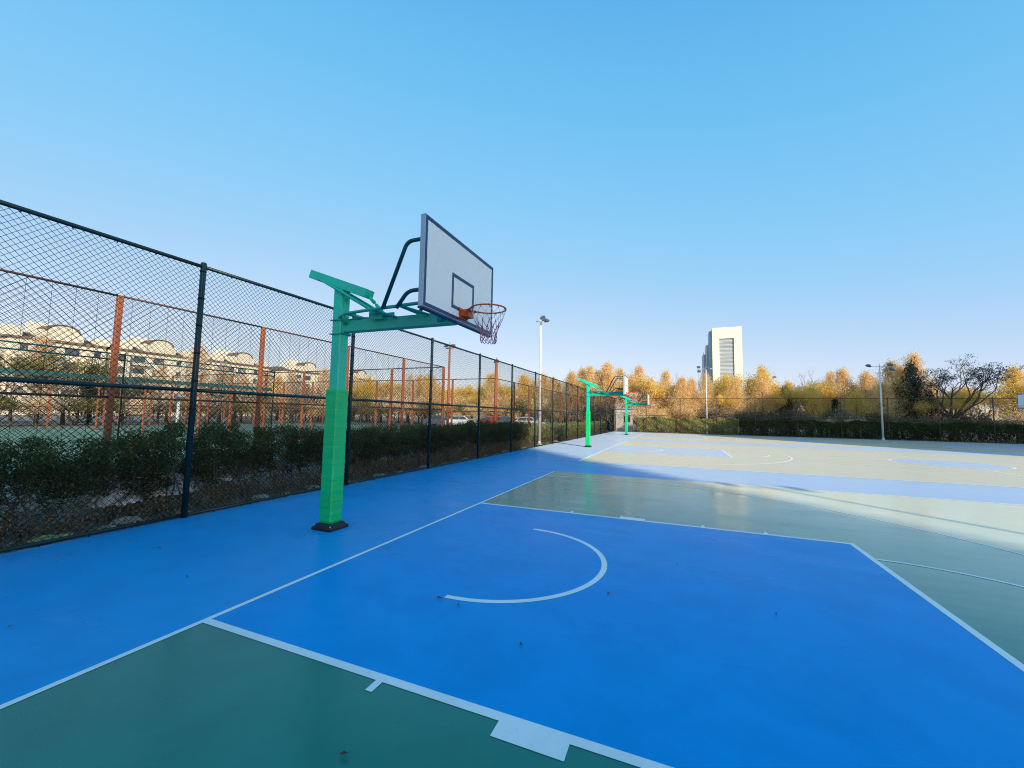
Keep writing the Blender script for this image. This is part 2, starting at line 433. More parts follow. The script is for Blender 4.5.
def chain_fence(name, p0, p1, n, H, mats, post_r, cell, wr, label, cat='fence', square=0, midz=None, vert=0, over=.06, skip=(), bot=True, group=None, rail_r=.027):
    root = empty(name, p0, 0, label=label, cat=cat, group=group)
    p0 = Vector(p0); p1 = Vector(p1); Lt = (p1-p0).length; t = (p1-p0)/Lt; step = Lt/n
    org = Vector((0, 0, 0))
    for i in range(n+1):
        q = org+t*(i*step); m = MB()
        if square: m.box((q.x-square/2, q.y-square/2, -.25), (q.x+square/2, q.y+square/2, H+.01), .006)
        else:
            m.tube([(q.x, q.y, -.2), (q.x, q.y, H+over), (q.x, q.y, H+over+.012)], [post_r, post_r, post_r*.6], 12)
        m.build('post', mats[0], root)
    for i in range(n):
        a = t*(i*step); b = t*((i+1)*step); e = t*post_r
        for z, nm in ((H, 'top_rail'), (midz, 'middle_rail'), (.04, 'bottom_rail')):
            if z is None or (z < .1 and not bot): continue
            m = MB(); rr = rail_r*(1 if z > .1 else .8)
            m.tube([a+e*.9+Vector((0, 0, z)), b-e*.9+Vector((0, 0, z))], rr, 8)
            if mats[3]:
                for k in range(1, int(step/.45)):  # little clips that hold the mesh
                    c = a+t*(k*.45)+Vector((0, 0, z)); m.tube([c+Vector((0, 0, -.045)), c+Vector((0, 0, .0))], .009, 5)
            m.build(nm, mats[1], root)
        m = MB()
        if mats[3]:
            for z in np.arange(.35, H, .45):     # ties that hold the mesh to the post
                m.tube([a+Vector((0, 0, z-.012)), a+Vector((0, 0, z+.012))], post_r+.004, 10)
        wire_panel(m, a+e, t, step-2*post_r, .05, H-.02, cell, wr, vert)
        m.build('wire_mesh', mats[2], root)
    return root
G = (M['fence'], M['fence'], M['wire'], True)
# near green fence, posts 3.6 m apart, on the line x = -3.65
chain_fence('chain_link_fence', (FX, -7.314, 0), (FX, 46.4, 0), 16, 4.03, G, .042, .08, .0031,
    'tall dark green chain link fence along the left side of the blue court', midz=2.0, rail_r=.03)
chain_fence('chain_link_fence', (FX, BY, 0), (FX+3.7*12, BY, 0), 12, 4.0, (M['brown'], M['brown'], M['wire'], False), .045, .14, .003,
    'tall chain link fence across the far end of the courts', midz=2.0)
O_ = (M['orange'], M['brown'], M['orange_wire'], False)
chain_fence('orange_fence', (-7, -9.5, 0), (-7, 12.2, 0), 7, 3.98, O_, .05, .125, .003,
    'orange post fence behind the hedge, nearest stretch on the left', square=.09, midz=1.91, vert=.32, rail_r=.022)
chain_fence('orange_fence', (-7, 12.2, 0), (-38, 12.2, 0), 10, 3.98, O_, .05, .3, .004,
    'orange post fence turning away from the hedge at the first brown lamp', square=.10, midz=1.91, rail_r=.025)
chain_fence('orange_fence', (-7, 18.3, 0), (-7, 45.9, 0), 9, 3.98, O_, .05, .22, .0035,
    'orange post fence behind the hedge, far stretch with sunlit posts', square=.12, midz=1.91, rail_r=.025)
chain_fence('orange_fence', (-7, 18.3, 0), (-38, 18.3, 0), 10, 3.98, O_, .05, .35, .004,
    'orange post fence turning away from the hedge at the second brown lamp', square=.10, midz=1.91, rail_r=.025)
chain_fence('orange_fence', (-48, -2, 0), (-48, 43, 0), 12, 3.4, O_, .05, .7, .006,
    'farthest orange post fence beyond the green tennis court', square=.12, midz=1.7, rail_r=.03)
sf = chain_fence('green_fence', (-18.6, -9, 0), (-18.6, 12.1, 0), 3, 4.0, (M['wire'], M['pipe'], M['wire'], False), .03, .3, .004,
    'green railed tennis fence with a narrow screen strip, behind the orange fence', midz=3.75, rail_r=.03, bot=False)
m = MB(); m.box((-.02, 0, 2.86), (.0, 21, 3.04)); m.build('screen', simple('green_screen_cloth', (.03, .10, .10), .8, 0, .4, 2), sf)

# ------------------------------------------------------------------ basketball stand
def make_stand():
    root = empty('basketball_stand', (0, 0, 0))
    px = -1.19
    m = MB(); s = .085
    m.box((px-s, -s, 1.9), (px+s, s, 3.56), .012); m.build('post', M['post'], root)
    # padded sleeve with soft creases
    m = MB(); rings = []; rs = random.Random(3)
    c = .117; e = .02
    for k in range(60):
        z = .09+k*(2.03-.09)/59
        wob = .0012*math.sin(z*34+1.3)+.0008*math.sin(z*61)+rs.uniform(-.0006, .0006)
        if k in (0, 59): wob -= .012
        h = c+wob
        rings.append([(px-h+e, -h, z), (px+h-e, -h, z), (px+h, -h+e, z), (px+h, h-e, z), (px+h-e, h, z), (px-h+e, h, z), (px-h, h-e, z), (px-h, -h+e, z)])
    m.loft(rings, True, False); m.build('post_padding', M['pad'], root)
    m = MB()
    b0, b1, b2 = .178, .165, .128
    m.loft([[(px-b, -b, z), (px+b, -b, z), (px+b, b, z), (px-b, b, z)] for b, z in ((b0, 0), (b0, .035), (b1, .05), (b2, .09))])
    bp = m.build('base_plate', M['black'], root, bevel=.006)
    m = MB()
    for sx in (-1, 1):
        for sy in (-1, 1):
            m.tube([(px+sx*.15, sy*.15, .045), (px+sx*.15, sy*.15, .07)], .012, 6, smooth=False)
    m.build('anchor_bolt', M['grey'], bp)
    # main arm
    m = MB(); m.beam((px+.07, 0, 2.965), (.80, 0, 2.965), .13, .165); m.build('arm', M['steel_green2'], root, bevel=.006)
    m = MB(); m.box((px-.1, -.11, 2.85), (px+.1, .11, 2.865)); m.box((px-.1, -.11, 3.06), (px+.1, .11, 3.075))
    m.tube([(px+.0, -.13, 3.07), (px+.0, .13, 3.07)], .012, 8)
    m.tube([(px+.115, -.1, 2.87), (px+.115, .1, 2.87)], .014, 8); m.build('arm_clamp', M['steel_green'], root)
    # sloping head beam over the post
    m = MB(); m.beam((-1.80, 0, 3.86), (-.66, 0, 3.43), .17, .13); hb = m.build('head_beam', M['post'], root, bevel=.008)
    m = MB(); m.tube([(-.70, 0, 3.43), (-.56, 0, 3.30)], .026, 8); m.tube([(-.56, 0, 3.30), (-.52, 0, 3.26)], .015, 8)
    m.tube([(-.52, 0, 3.26), (-.38, 0, 3.12)], .026, 8); m.build('adjusting_rod', M['post'], root)
    for sy in (-1, 1):
        m = MB(); m.tube([(-1.60, sy*.085, 3.76), (-1.57, sy*.10, 3.745), (-.44, sy*.12, 3.12)], .024, 8); m.build('tie_rod', M['post'], root)
    # joint plates
    m = MB()
    for sy in (-1, 1): m.beam((-.53, sy*.13, 3.09), (-.30, sy*.13, 3.09), .012, .16)
    m.tube([(-.41, -.16, 3.10), (-.41, .16, 3.10)], .018, 8); m.build('joint_plate', M['steel_green'], root)
    # upper tube frame
    m = MB()
    for sy in (-1, 1):
        m.tube([(px+.07, sy*.10, 3.10), (-.95, sy*.16, 3.13), (-.35, sy*.28, 3.11), (.86, sy*.46, 3.08)], .024, 8)
        m.tube([(-.99, sy*.15, 3.13), (-1.03, sy*.08, 2.99)], .022, 8)
        m.tube([(-.35, sy*.28, 3.11), (-.10, sy*.07, 3.03)], .02, 8)
        m.tube([(.18, sy*.36, 3.095), (.42, sy*.07, 3.03)], .02, 8)
        m.beam((.86, sy*.44, 3.07), (.60, sy*.07, 2.96), .05, .10)
    m.tube([(-.35, -.30, 3.11), (-.35, .30, 3.11)], .022, 8); m.tube([(.18, -.38, 3.095), (.18, .38, 3.095)], .022, 8)
    m.tube([(-.93, -.17, 3.13), (-.93, .17, 3.13)], .022, 8)
    m.build('tube_frame', M['steel_green'], root)
    for sy in (-1, 1):
        def bend(pts, rr=.09):
            out = [Vector(pts[0])]
            for a, b, c_ in zip(pts, pts[1:], pts[2:]):
                a, b, c_ = Vector(a), Vector(b), Vector(c_)
                s0 = b+(a-b).normalized()*rr; s1 = b+(c_-b).normalized()*rr
                for k in range(7):
                    q = k/6; out.append((1-q)**2*s0+2*q*(1-q)*b+q*q*s1)
            out.append(Vector(pts[-1])); return out
        m = MB(); m.tube(bend([(-.10, sy*.36, 3.08), (.34, sy*.46, 3.90), (.875, sy*.46, 3.90)]), .026, 10); m.build('upper_brace', M['pipe'], root)
        m = MB(); m.tube(bend([(.16, sy*.40, 3.06), (.36, sy*.44, 3.25), (.875, sy*.46, 3.25)]), .026, 10); m.build('lower_brace', M['pipe'], root)
    # backboard 1.8 x 1.05, face at x = .925
    x0, x1 = .885, .92
    m = MB(); m.box((x0, -.9, 2.90), (x1, .9, 3.95)); bb = m.build('backboard', M['board'], root)
    m = MB(); xf = x1+.002; xe = x1
    def fr(ya, za, yb, zb, th=.045):
        for a, b in (((ya, za), (yb, za+th)), ((ya, zb-th), (yb, zb)), ((ya, za+th), (ya+th, zb-th)), ((yb-th, za+th), (yb, zb-th))):
            m.box((xe-.001, a[0], a[1]), (xf, b[0], b[1]))
    fr(-.9, 2.90, .9, 3.95); fr(-.295, 3.03, .295, 3.48); m.build('marking', M['navy'], bb)
    m = MB()
    for a, b in (((-.908, 2.89), (.908, 2.90)), ((-.908, 3.95), (.908, 3.956)), ((-.908, 2.90), (-.9, 3.95)), ((.9, 2.90), (.908, 3.95))):
        m.box((x0-.025, a[0], a[1]), (x1+.003, b[0], b[1]))
    for y in (-.46, .46): m.box((x0-.024, y-.03, 2.901), (x0-.001, y+.03, 3.949))
    for z in (3.08, 3.88): m.box((x0-.022, -.89, z-.025), (x0-.002, .89, z+.025))
    m.build('frame', M['grey'], bb)
    m = MB(); m.box((x0-.03, -.91, 2.87), (x1+.01, .91, 2.889)); m.build('edge_guard', M['navyframe'], bb)
    # rim and net
    rc = Vector((x1+.375, 0, 3.05))
    m = MB(); N = 40
    pts = [rc+Vector((.225*math.cos(2*PI*k/N), .225*math.sin(2*PI*k/N), 0)) for k in range(N)]
    rings = []
    for k in range(N):
        c_, s_ = math.cos(2*PI*k/N), math.sin(2*PI*k/N)
        rings.append([rc+Vector(((.225+.010*math.cos(q))*c_, (.225+.010*math.cos(q))*s_, .010*math.sin(q))) for q in [j*PI/4 for j in range(8)]])
    rings.append(rings[0]); m.loft(rings, False, True)
    rim = m.build('rim', M['rim'], root)
    m = MB()
    m.box((x1+.004, -.105, 2.94), (x1+.014, .105, 3.075))
    m.box((x1+.014, -.09, 3.035), (x1+.145, .09, 3.047))
    m.add([(x1+.014,-.09,3.035),(x1+.014,-.09,2.945),(x1+.13,-.09,3.035),(x1+.014,-.082,3.035),(x1+.014,-.082,2.945),(x1+.13,-.082,3.035)], [(0,1,2),(5,4,3),(1,4,5,2),(0,3,4,1),(0,2,5,3)])
    m.add([(x1+.014,.09,3.035),(x1+.014,.09,2.945),(x1+.13,.09,3.035),(x1+.014,.082,3.035),(x1+.014,.082,2.945),(x1+.13,.082,3.035)], [(2,1,0),(3,4,5),(2,5,4,1),(1,4,3,0),(3,5,2,0)])
    m.box((x1+.0145, -.08, 2.96), (x1+.115, .08, 3.034))
    m.add([(x1+.12,-.082,2.955),(x1+.12,.082,2.955),(x1+.12,.082,3.034),(x1+.12,-.082,3.034)], [(0,1,2,3)])
    for sy in (-1, 1): m.tube([(x1+.06, sy*.06, 3.04), (x1+.16, sy*.10, 3.05), (x1+.20, sy*.14, 3.05)], .009, 6)
    m.build('rim_bracket', M['rim'], root)
    NH = 12; rs = random.Random(5)
    levels = [(.222, 0), (.205, -.08), (.165, -.17), (.118, -.26), (.098, -.33), (.102, -.40), (.088, -.44)]
    def nd(k, j):
        rad, dz = levels[j]; a = 2*PI*(k+.5*(j % 2))/NH
        rr = rs.Random if False else None
        h = math.sin(k*12.9+j*78.2)*43758.5; h -= math.floor(h)
        return rc+Vector(((rad+(h-.5)*.02*(j > 0))*math.cos(a)+.012*(j > 2), (rad+(h-.5)*.02*(j > 0))*math.sin(a), dz-.008+(h-.5)*.03*(j > 1)))
    for nm, js, mat, rad in (('net', (0, 1), M['cord'], .0028), ('net_band', (2, 3, 4), M['cordred'], .0042), ('net_fringe', (5,), M['cordblue'], .0045)):
        m = MB()
        for j in js:
            for k in range(NH):
                a = nd(k, j)
                for o in ((0, -1) if j % 2 == 0 else (0, 1)):
                    m.tube([a, (a+nd(k+o, j+1))/2+Vector((0, 0, -.006)), nd(k+o, j+1)], rad, 5)
        if nm == 'net':
            netp = m.build(nm, mat, rim)
        else: m.build(nm, mat, rim)
    m = MB()
    for k in range(NH):
        a = 2*PI*k/NH; c_ = rc+Vector((.225*math.cos(a), .225*math.sin(a), -.012)); m.tube([c_, c_+Vector((0, 0, -.018))], .004, 5)
    m.build('hook', M['rim'], rim)
    return root
M['steel_green2'] = painted('arm_green_enamel', (.0, .50, .31), .28, (.08, .16, .1), .74)
def board_mat():
    m, nt, b = new_mat('smudged_white_board')
    n1 = noise(nt, 5, 6, .65, dist=.8); n2 = noise(nt, 26, 6, .7)
    a = mixc(nt, ramp(nt, n1, [(.5, 0.), (.8, .15)]), (.97, .95, .95), (.62, .60, .60))
    a = mixc(nt, ramp(nt, n2, [(.66, 0.), (.78, .15)]), a, (.6, .58, .58))
    nt.links.new(a, b.inputs['Base Color']); nt.links.new(ramp(nt, n1, [(.3, .22), (.7, .42)]), b.inputs['Roughness']); return m
M['board'] = board_mat()
def pad_mat():
    m, nt, b = new_mat('green_padding_vinyl')
    f1 = noise(nt, 3, 4); wv = noise(nt, 7, 4, .5, 'Object', stretch=(1, 1, 7), dist=1.2)
    c = ramp(nt, f1, [(.3, (.0, .52, .15)), (.7, (.0, .60, .18))])
    nt.links.new(c, b.inputs['Base Color']); b.inputs['Roughness'].default_value = .38
    bump(nt, b, wv, .55, .012); return m
M['pad'] = pad_mat()
st = make_stand()
st.location = (0, -.05, 0)
tag(st, 'nearest green basketball stand with padded post and white backboard', 'basketball stand', 'basketball stands')
for loc, rz, lab in (((0, CY[1]-.03, 0), 0, 'second green basketball stand, sunlit, beside the fence on the middle court'),
                     ((0, CY[2]-.05, 0), 0, 'small distant green basketball stand in front of the white cabin'),
                     ((27.75, CY[2]-.1, 0), PI, 'basketball stand at the far right, only its white backboard edge in view')):
    c = copy_tree(st); c.location = loc; c.rotation_euler = (0, 0, rz); c['label'] = lab

# ------------------------------------------------------------------ lamps
def lamp(loc, H, heads, label, mat=M['lamp_pole'], rb=.085, rt=.05, arm=.75, rz=0, name='floodlight_pole', hs=1.0):
    root = empty(name, loc, rz, label=label, cat='light pole', group='floodlight poles')
    m = MB(); m.tube([(0, 0, -.1), (0, 0, H*.5), (0, 0, H-.1)], [rb, (rb+rt)/2, rt], 14); m.build('pole', mat, root)
    m = MB(); m.tube([(0, 0, 0), (0, 0, .03)], rb*2.0, 12, smooth=False); m.tube([(0, 0, .03), (0, 0, .22)], [rb*1.35, rb*1.1], 12); m.build('base', mat, root)
    m = MB(); m.tube([(-arm, 0, H-.25), (arm, 0, H-.25)], .03, 8); m.tube([(0, 0, H-.12), (0, 0, H+.06)], .02, 8); m.build('cross_arm', mat, root)
    for (x, y, z, tilt) in heads:
        m = MB()
        c, s = math.cos(tilt), math.sin(tilt)
        def T(p): return (x+p[0], y+p[1]*c-p[2]*s, H-.25+z+p[1]*s+p[2]*c)
        rings = [[T((a*w_*hs, b*w_*hs, zz*hs)) for a, b in ((-1, -1), (1, -1), (1, 1), (-1, 1))] for w_, zz in ((.10, .16), (.2, .08), (.23, -.04), (.21, -.05))]
        m.loft(rings); m.tube([T((-.24*hs, 0, 0)), T((-.24*hs, 0, .2*hs)), T((.24*hs, 0, .2*hs)), T((.24*hs, 0, 0))], .012*hs, 6)
        h = m.build('lamp_head', M['lamp_head'], root)
        m = MB(); m.add([T((x_*.18*hs, y_*.18*hs, -.053*hs)) for x_, y_ in ((-1, -1), (1, -1), (1, 1), (-1, 1))], [(3, 2, 1, 0)]); m.build('lens', M['lens'], h)
    return root
lamp((-4.12, 18.4, 0), 7.7, [(.12, 0, .2, .6), (.35, .1, -.02, .5), (.3, -.25, -.02, .4)], 'white floodlight pole beside the left fence, in front of the orange trees', hs=.6, arm=.3)
lamp((6.5, BY+.6, 0), 7.6, [(-.75, 0, .2, .5), (-.7, 0, -.28, .5), (.2, 0, .1, .5)], 'white floodlight pole at the back fence, left of the office tower', arm=.9, hs=.8)
lamp((21.6, BY-.5, 0), 7.3, [(-.85, 0, .1, .5), (.8, 0, .15, .5), (.85, -.2, -.35, .5)], 'white floodlight pole standing on the court before the dark hedge', arm=.9, hs=.8)
lamp((17, 66.5, 0), 8.1, [(0, 0, .3, .5)], 'distant floodlight pole among the trees beside the dark conifer', arm=.3)
lamp((-6.85, 12.45, 0), 5.2, [(-.2, 0, .1, .5), (.2, 0, .1, -.5)], 'brown floodlight pole at the corner of the orange fence, nearer of two', mat=M['orange'], rb=.07, rt=.05, arm=.22, hs=.42)
lamp((-6.85, 18.0, 0), 5.2, [(0, 0, .1, .5)], 'brown floodlight pole at the corner of the orange fence, farther of two', mat=M['orange'], rb=.11, rt=.09, arm=.18, hs=.5)
lamp((20, -7.7, 0), 8.6, [(-.85, 0, .1, .5), (.8, 0, .15, .5)], 'white floodlight pole on the right side of the nearest court, out of view', arm=.9, hs=.7)
lamp((-31, 13.9, 0), 2.6, [(0, 0, .1, .4)], 'short white lamp post on the green tennis court', rb=.12, rt=.1, arm=.25)

# ------------------------------------------------------------------ shrubs along the left fence
def twig_paths(rs, base, H, spread, n, m, r0):
    tips = []
    for i in range(n):
        a = rs.uniform(0, 2*PI); b = Vector((base[0]+rs.uniform(-.12, .12), base[1]+rs.uniform(-.3, .3), -.08))
        d = Vector((math.cos(a)*spread*rs.uniform(.2, 1), math.sin(a)*spread*rs.uniform(.2, 1), H*rs.uniform(.6, 1)))
        k1 = b+d*.35+Vector((rs.uniform(-.07, .07), rs.uniform(-.07, .07), 0)); k2 = b+d*.7+Vector((rs.uniform(-.08, .08), rs.uniform(-.08, .08), 0)); e = b+d
        m.tube([b, k1, k2, e], [r0, r0*.75, r0*.5, r0*.25], 5); tips += [k2, e]
        for j in range(4):
            s0 = b+d*rs.uniform(.25, .9); e2 = s0+Vector((rs.uniform(-.25, .25), rs.uniform(-.25, .25), rs.uniform(.0, .3)))
            m.tube([s0, (s0+e2)/2+Vector((rs.uniform(-.03, .03),)*3), e2], [r0*.4, r0*.3, r0*.12], 4); tips.append(e2)
            for k in range(2):
                s1 = s0.lerp(e2, rs.uniform(.3, .9)); e3 = s1+Vector((rs.uniform(-.16, .16), rs.uniform(-.16, .16), rs.uniform(-.08, .16)))
                m.tube([s1, e3], [r0*.22, r0*.08], 3)
    return tips
def make_shrub(seed, leafm, H=1.12, nl=17000, ls=.036, low=.45, wx=.55, wy=.72):
    rs = random.Random(seed); root = empty('hedge_shrub', (0, 0, 0))
    m = MB(); twig_paths(rs, (0, 0), H*.85, .42, 9, m, .016); m.build('stem', M['twig'], root)
    # foliage clumps
    nc = 70; C = []; 
    for i in range(nc):
        z = low+(H-low)*rs.random()**.7
        C.append((rs.uniform(-wx, wx)*.85, rs.uniform(-wy, wy), z-.09, rs.uniform(.09, .2)))
    C = np.array(C); idx = RNG.integers(0, nc, nl)
    d = RNG.normal(size=(nl, 3)); d /= np.linalg.norm(d, axis=1)[:, None]; rad = C[idx, 3]*RNG.uniform(.45, 1.08, nl)
    P = C[idx, :3]+d*rad[:, None]*np.array([1, 1, .85]); P = P[(P[:, 2] > .12)]
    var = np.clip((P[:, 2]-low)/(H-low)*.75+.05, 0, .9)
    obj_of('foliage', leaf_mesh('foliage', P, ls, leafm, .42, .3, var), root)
    n2 = int(nl*.17); Q = np.stack([RNG.uniform(-wx*1.0, wx*1.0, n2), RNG.uniform(-wy, wy, n2), RNG.uniform(0, 1, n2)**1.5*low*1.5+.0], 1)
    obj_of('dry_leaves', leaf_mesh('dry_leaves', Q, ls*1.0, M['drybrush'], .35, 0), root)
    return root
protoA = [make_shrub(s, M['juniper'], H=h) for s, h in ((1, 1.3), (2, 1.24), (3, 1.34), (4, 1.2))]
protoB = [make_shrub(s, M['sunlit_hedge_leaf'], H=h, nl=5000, ls=.055, low=.3) for s, h in ((11, 1.2), (12, 1.12))]
ys = []; y = -7.2
while y < 44.5: ys.append(y); y += random.uniform(.95, 1.15)
used = set()
vis0 = [q for q in ys if q > -2.9]
for y in ys:
    if y < -2.9: pass
    if abs(y-2.55) < .35: continue      # a gap where the orange post shows
    pr = protoA if y < 17.0 else protoB  # past the shadow edge the sunlit copy of the leaves is used
    k = random.randrange(len(pr))
    s = pr[k]
    o = s if id(s) not in used else copy_tree(s)
    used.add(id(s))
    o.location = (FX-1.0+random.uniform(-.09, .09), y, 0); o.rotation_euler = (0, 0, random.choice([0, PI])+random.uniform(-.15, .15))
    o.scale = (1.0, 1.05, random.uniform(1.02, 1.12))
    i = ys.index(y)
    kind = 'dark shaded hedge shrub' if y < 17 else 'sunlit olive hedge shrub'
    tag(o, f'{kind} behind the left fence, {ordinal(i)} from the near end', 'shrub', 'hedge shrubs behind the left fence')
# second looser row just behind, fills the depth
protoC = [make_shrub(s, M['juniper'], H=.95, nl=5000, ls=.045, low=.25) for s in (21, 22)]
usedC = set(); ys2 = []; y = -6
while y < 44: ys2.append(y); y += random.uniform(1.5, 2.2)
for i, y in enumerate(ys2):
    if abs(y-2.7) < 1.0 : continue
    s = protoC[i % 2] ; o = s if id(s) not in usedC else copy_tree(s); usedC.add(id(s))
    o.location = (-5.7+random.uniform(-.2, .2), y, -.02); o.rotation_euler = (0, 0, random.uniform(0, 6.28)); o.scale = (1.1, 1.1, random.uniform(.8, 1))
    tag(o, f'low dark shrub in front of the orange fence, {ordinal(i)} from the left', 'shrub', 'shrubs in front of the orange fence')

# litter, stones and dry leaves under the hedge
def crumple(seed, sx, sy, h, mat, name, loc, label, cat, rz=0):
    rs = random.Random(seed); m = MB(); n = 17; vs = []
    for i in range(n):
        for j in range(n):
            a, b = i/(n-1)*2-1, j/(n-1)*2-1; ed = max(abs(a), abs(b))
            kk = 1+.22*math.sin(math.atan2(b, a)*3+seed)+rs.uniform(-.08, .08)
            vs.append((a*sx/2*kk, b*sy/2*kk, h*max(0, 1-ed**2)*(.55+.3*math.sin(a*5+seed*2)*math.cos(b*4.3+seed)+.3*rs.uniform(-.5, .5))+rs.uniform(0, .05)))
    fs = [(i*n+j, (i+1)*n+j, (i+1)*n+j+1, i*n+j+1) for i in range(n-1) for j in range(n-1)]
    m.add(vs, fs); o = m.build(name, mat, loc=loc); o.rotation_euler = (0, 0, rz); tag(o, label, cat, 'litter under the hedge'); return o
plastic = simple('dirty_white_plastic', (.62, .63, .68), .45, 0, .35, 7)
stone = simple('pale_rubble_stone', (.38, .345, .29), .85, 0, .3, 5, .6)
crumple(1, .4, .55, .3, plastic, 'plastic_sheet', (-4.75, -.95, .16), 'crumpled white plastic sheet under the hedge, left of the fence post', 'litter', .3)
crumple(2, .35, .75, .42, plastic, 'plastic_sheet', (-4.8, -.2, .18), 'larger crumpled white plastic sheet under the hedge by the fence post', 'litter', -.2)
crumple(3, .25, .35, .35, plastic, 'plastic_sheet', (-4.8, .7, .3), 'small white plastic bag in the hedge right of the fence post', 'litter', .9)
crumple(4, .35, .5, .3, plastic, 'plastic_sheet', (-4.7, 3.6, .1), 'white plastic scrap in the hedge behind the padded post', 'litter', .4)
crumple(5, .22, .34, .05, simple('yellow_green_paper', (.38, .40, .16), .7, 0, .3, 20), 'paper_scrap', (-3.98, -1.98, -.03), 'crumpled yellow green paper scrap behind the fence, lower left', 'litter', .5)
rs = random.Random(9)
spots = [(-4.05, -1.35, .16), (-4.3, -1.0, .2), (-4.1, 1.0, .22), (-4.0, 1.5, .14), (-4.2, 2.3, .18), (-4.0, 3.3, .13), (-4.1, 4.4, .2), (-4.0, 5.2, .16), (-4.15, 6.6, .2), (-4.0, 7.7, .14), (-4.1, 9.3, .2), (-4.05, 11, .15), (-4.2, -.3, .12), (-4.0, .5, .1), (-4.1, 13.2, .2), (-4.1, 15.7, .22), (-4.0, 19.7, .22), (-4.2, 22, .25)]
for i, (x, y, s) in enumerate(spots):
    m = MB(); n = 7; rings = []
    for k in range(5):
        z = [-.3, .15, .55, .85, 1][k]; rr = [.9, 1.05, .9, .6, .2][k]
        rings.append([(s*rr*math.cos(2*PI*q/n)*rs.uniform(.75, 1.2)*.7, s*rr*math.sin(2*PI*q/n)*rs.uniform(.8, 1.25), s*.45*z*rs.uniform(.8, 1.2)) for q in range(n)])
    m.loft(rings, True, False); o = m.build('stone', stone, loc=(x, y, -.06)); o.rotation_euler = (0, 0, rs.uniform(0, 6))
    tag(o, f'pale rubble stone at the foot of the left fence, {ordinal(i)} from the left', 'stone', 'rubble stones along the fence foot')
n = 16000
P = np.stack([RNG.uniform(-6.6, FX-.05, n), RNG.uniform(-7, 30, n)**1.0, RNG.uniform(-.055, .01, n)], 1)
tag(obj_of('leaf_litter', leaf_mesh('leaf_litter', P, .06, M['drybrush'], .6, 0)), 'dry brown leaf litter on the soil under the hedge', 'leaf litter', kind='stuff')
# loose leaves on the court
dl = simple('dry_leaf', (.10, .055, .03), .8, 0, .4, 40)
for i, (x, y) in enumerate([(-1.05,-2.0),(-1.2,-3.12),(1.5,-1.35),(1.72,-1.4),(2.45,-1.75),(2.9,-.6),(-.4,.6),(.35,1.8),(3.5,.5),(4.3,-.4),(6.6,.1),(7.6,2.2),(7.9,1.0),(-.9,2.9),(.6,4.9),(1.6,6.1),(-2.0,3.2),(5.1,3.3),(2.0,-3.0),(3.7,3.9),(-2.3,-1.6),(-2.6,6.2)]):
    m = MB(); s = random.uniform(.014, .03); q = random.uniform(.3, .8)
    m.add([(-s, 0, .003), (-s*.3, s*.45, .006+s*.3*q), (s*.6, s*.3, .005), (s, 0, .012), (s*.4, -s*.4, .005+s*.3), (-s*.5, -s*.4, .004), (0, 0, .003)],
          [(0, 6, 1), (1, 6, 2), (2, 6, 3), (3, 6, 4), (4, 6, 5), (5, 6, 0)])
    o = m.build('dry_leaf', dl, loc=(x, y, .012)); o.rotation_euler = (0, 0, random.uniform(0, 6.28))
    tag(o, 'tiny dry brown leaf lying on the painted court', 'leaf', 'dry leaves scattered on the court')

# ------------------------------------------------------------------ trees
def branch(m, rs, p, d, L, r_, depth, tips, nseg=3, curl=.25, kids=(2, 3), shrink=.68, grav=.05, spread=.7, sides=5):
    pts = [p]; rad = [r_]; q = p.copy(); dd = d.copy()
    for k in range(nseg):
        dd = (dd+Vector((rs.uniform(-curl, curl), rs.uniform(-curl, curl), rs.uniform(-curl, curl)+grav))).normalized()
        q = q+dd*(L/nseg); pts.append(q.copy()); rad.append(r_*(1-.45*(k+1)/nseg))
    m.tube(pts, rad, sides, cap=False)
    tips.append((q.copy(), depth))
    if depth == 0: return
    for k in range(rs.randint(*kids)):
        a = rs.uniform(0, 2*PI); ax = Vector((math.cos(a), math.sin(a), rs.uniform(-.2, .5)))
        nd = (dd+ax*spread*rs.uniform(.5, 1.1)).normalized()
        branch(m, rs, pts[rs.randint(max(1, nseg-1), nseg)].copy(), nd, L*shrink*rs.uniform(.75, 1.15), r_*.55, depth-1, tips, nseg, curl, kids, shrink, grav, spread, max(3, sides-1))

def tree_cone(seed, H, W, leafm, nl, ls=.17, gap=.15, name='autumn_tree', low=.12):
    rs = random.Random(seed); root = empty(name, (0, 0, 0)); m = MB(); tips = []
    m.tube([(0, 0, -.2), (rs.uniform(-.1, .1), rs.uniform(-.1, .1), H*.5), (rs.uniform(-.15, .15), 0, H*.97)], [H*.017, H*.011, .015], 7)
    C = []
    nb = int(46)
    for i in range(nb):
        t = low+(1-low)*(i/nb)**.9; z = H*t; a = i*2.4+rs.uniform(-.5, .5); L = W*(1.03-t)**.75*rs.uniform(.6, 1.12)
        if rs.random() < gap*.5: continue
        e = Vector((math.cos(a)*L, math.sin(a)*L, z+L*rs.uniform(.35, 1.0))); b = Vector((0, 0, z))
        m.tube([b, b.lerp(e, .5)+Vector((0, 0, -.05)), e], [.035, .02, .006], 4, cap=False)
        for k in range(5):
            q = .3+.7*k/4; c = b.lerp(e, q); C.append((c.x, c.y, c.z, (.22+.24*rs.random())*(1.15-t*.55)*W/1.7))
    m.build('trunk', M['bark'], root); C = np.array(C); idx = RNG.integers(0, len(C), nl)
    P = C[idx, :3]+RNG.normal(size=(nl, 3))*C[idx, 3:4]*np.array([.62, .62, 1.05])
    cv = RNG.uniform(0.1, .9, len(C))[idx]
    obj_of('crown', leaf_mesh('crown', P, ls, leafm, .6, 0, cv), root); return root
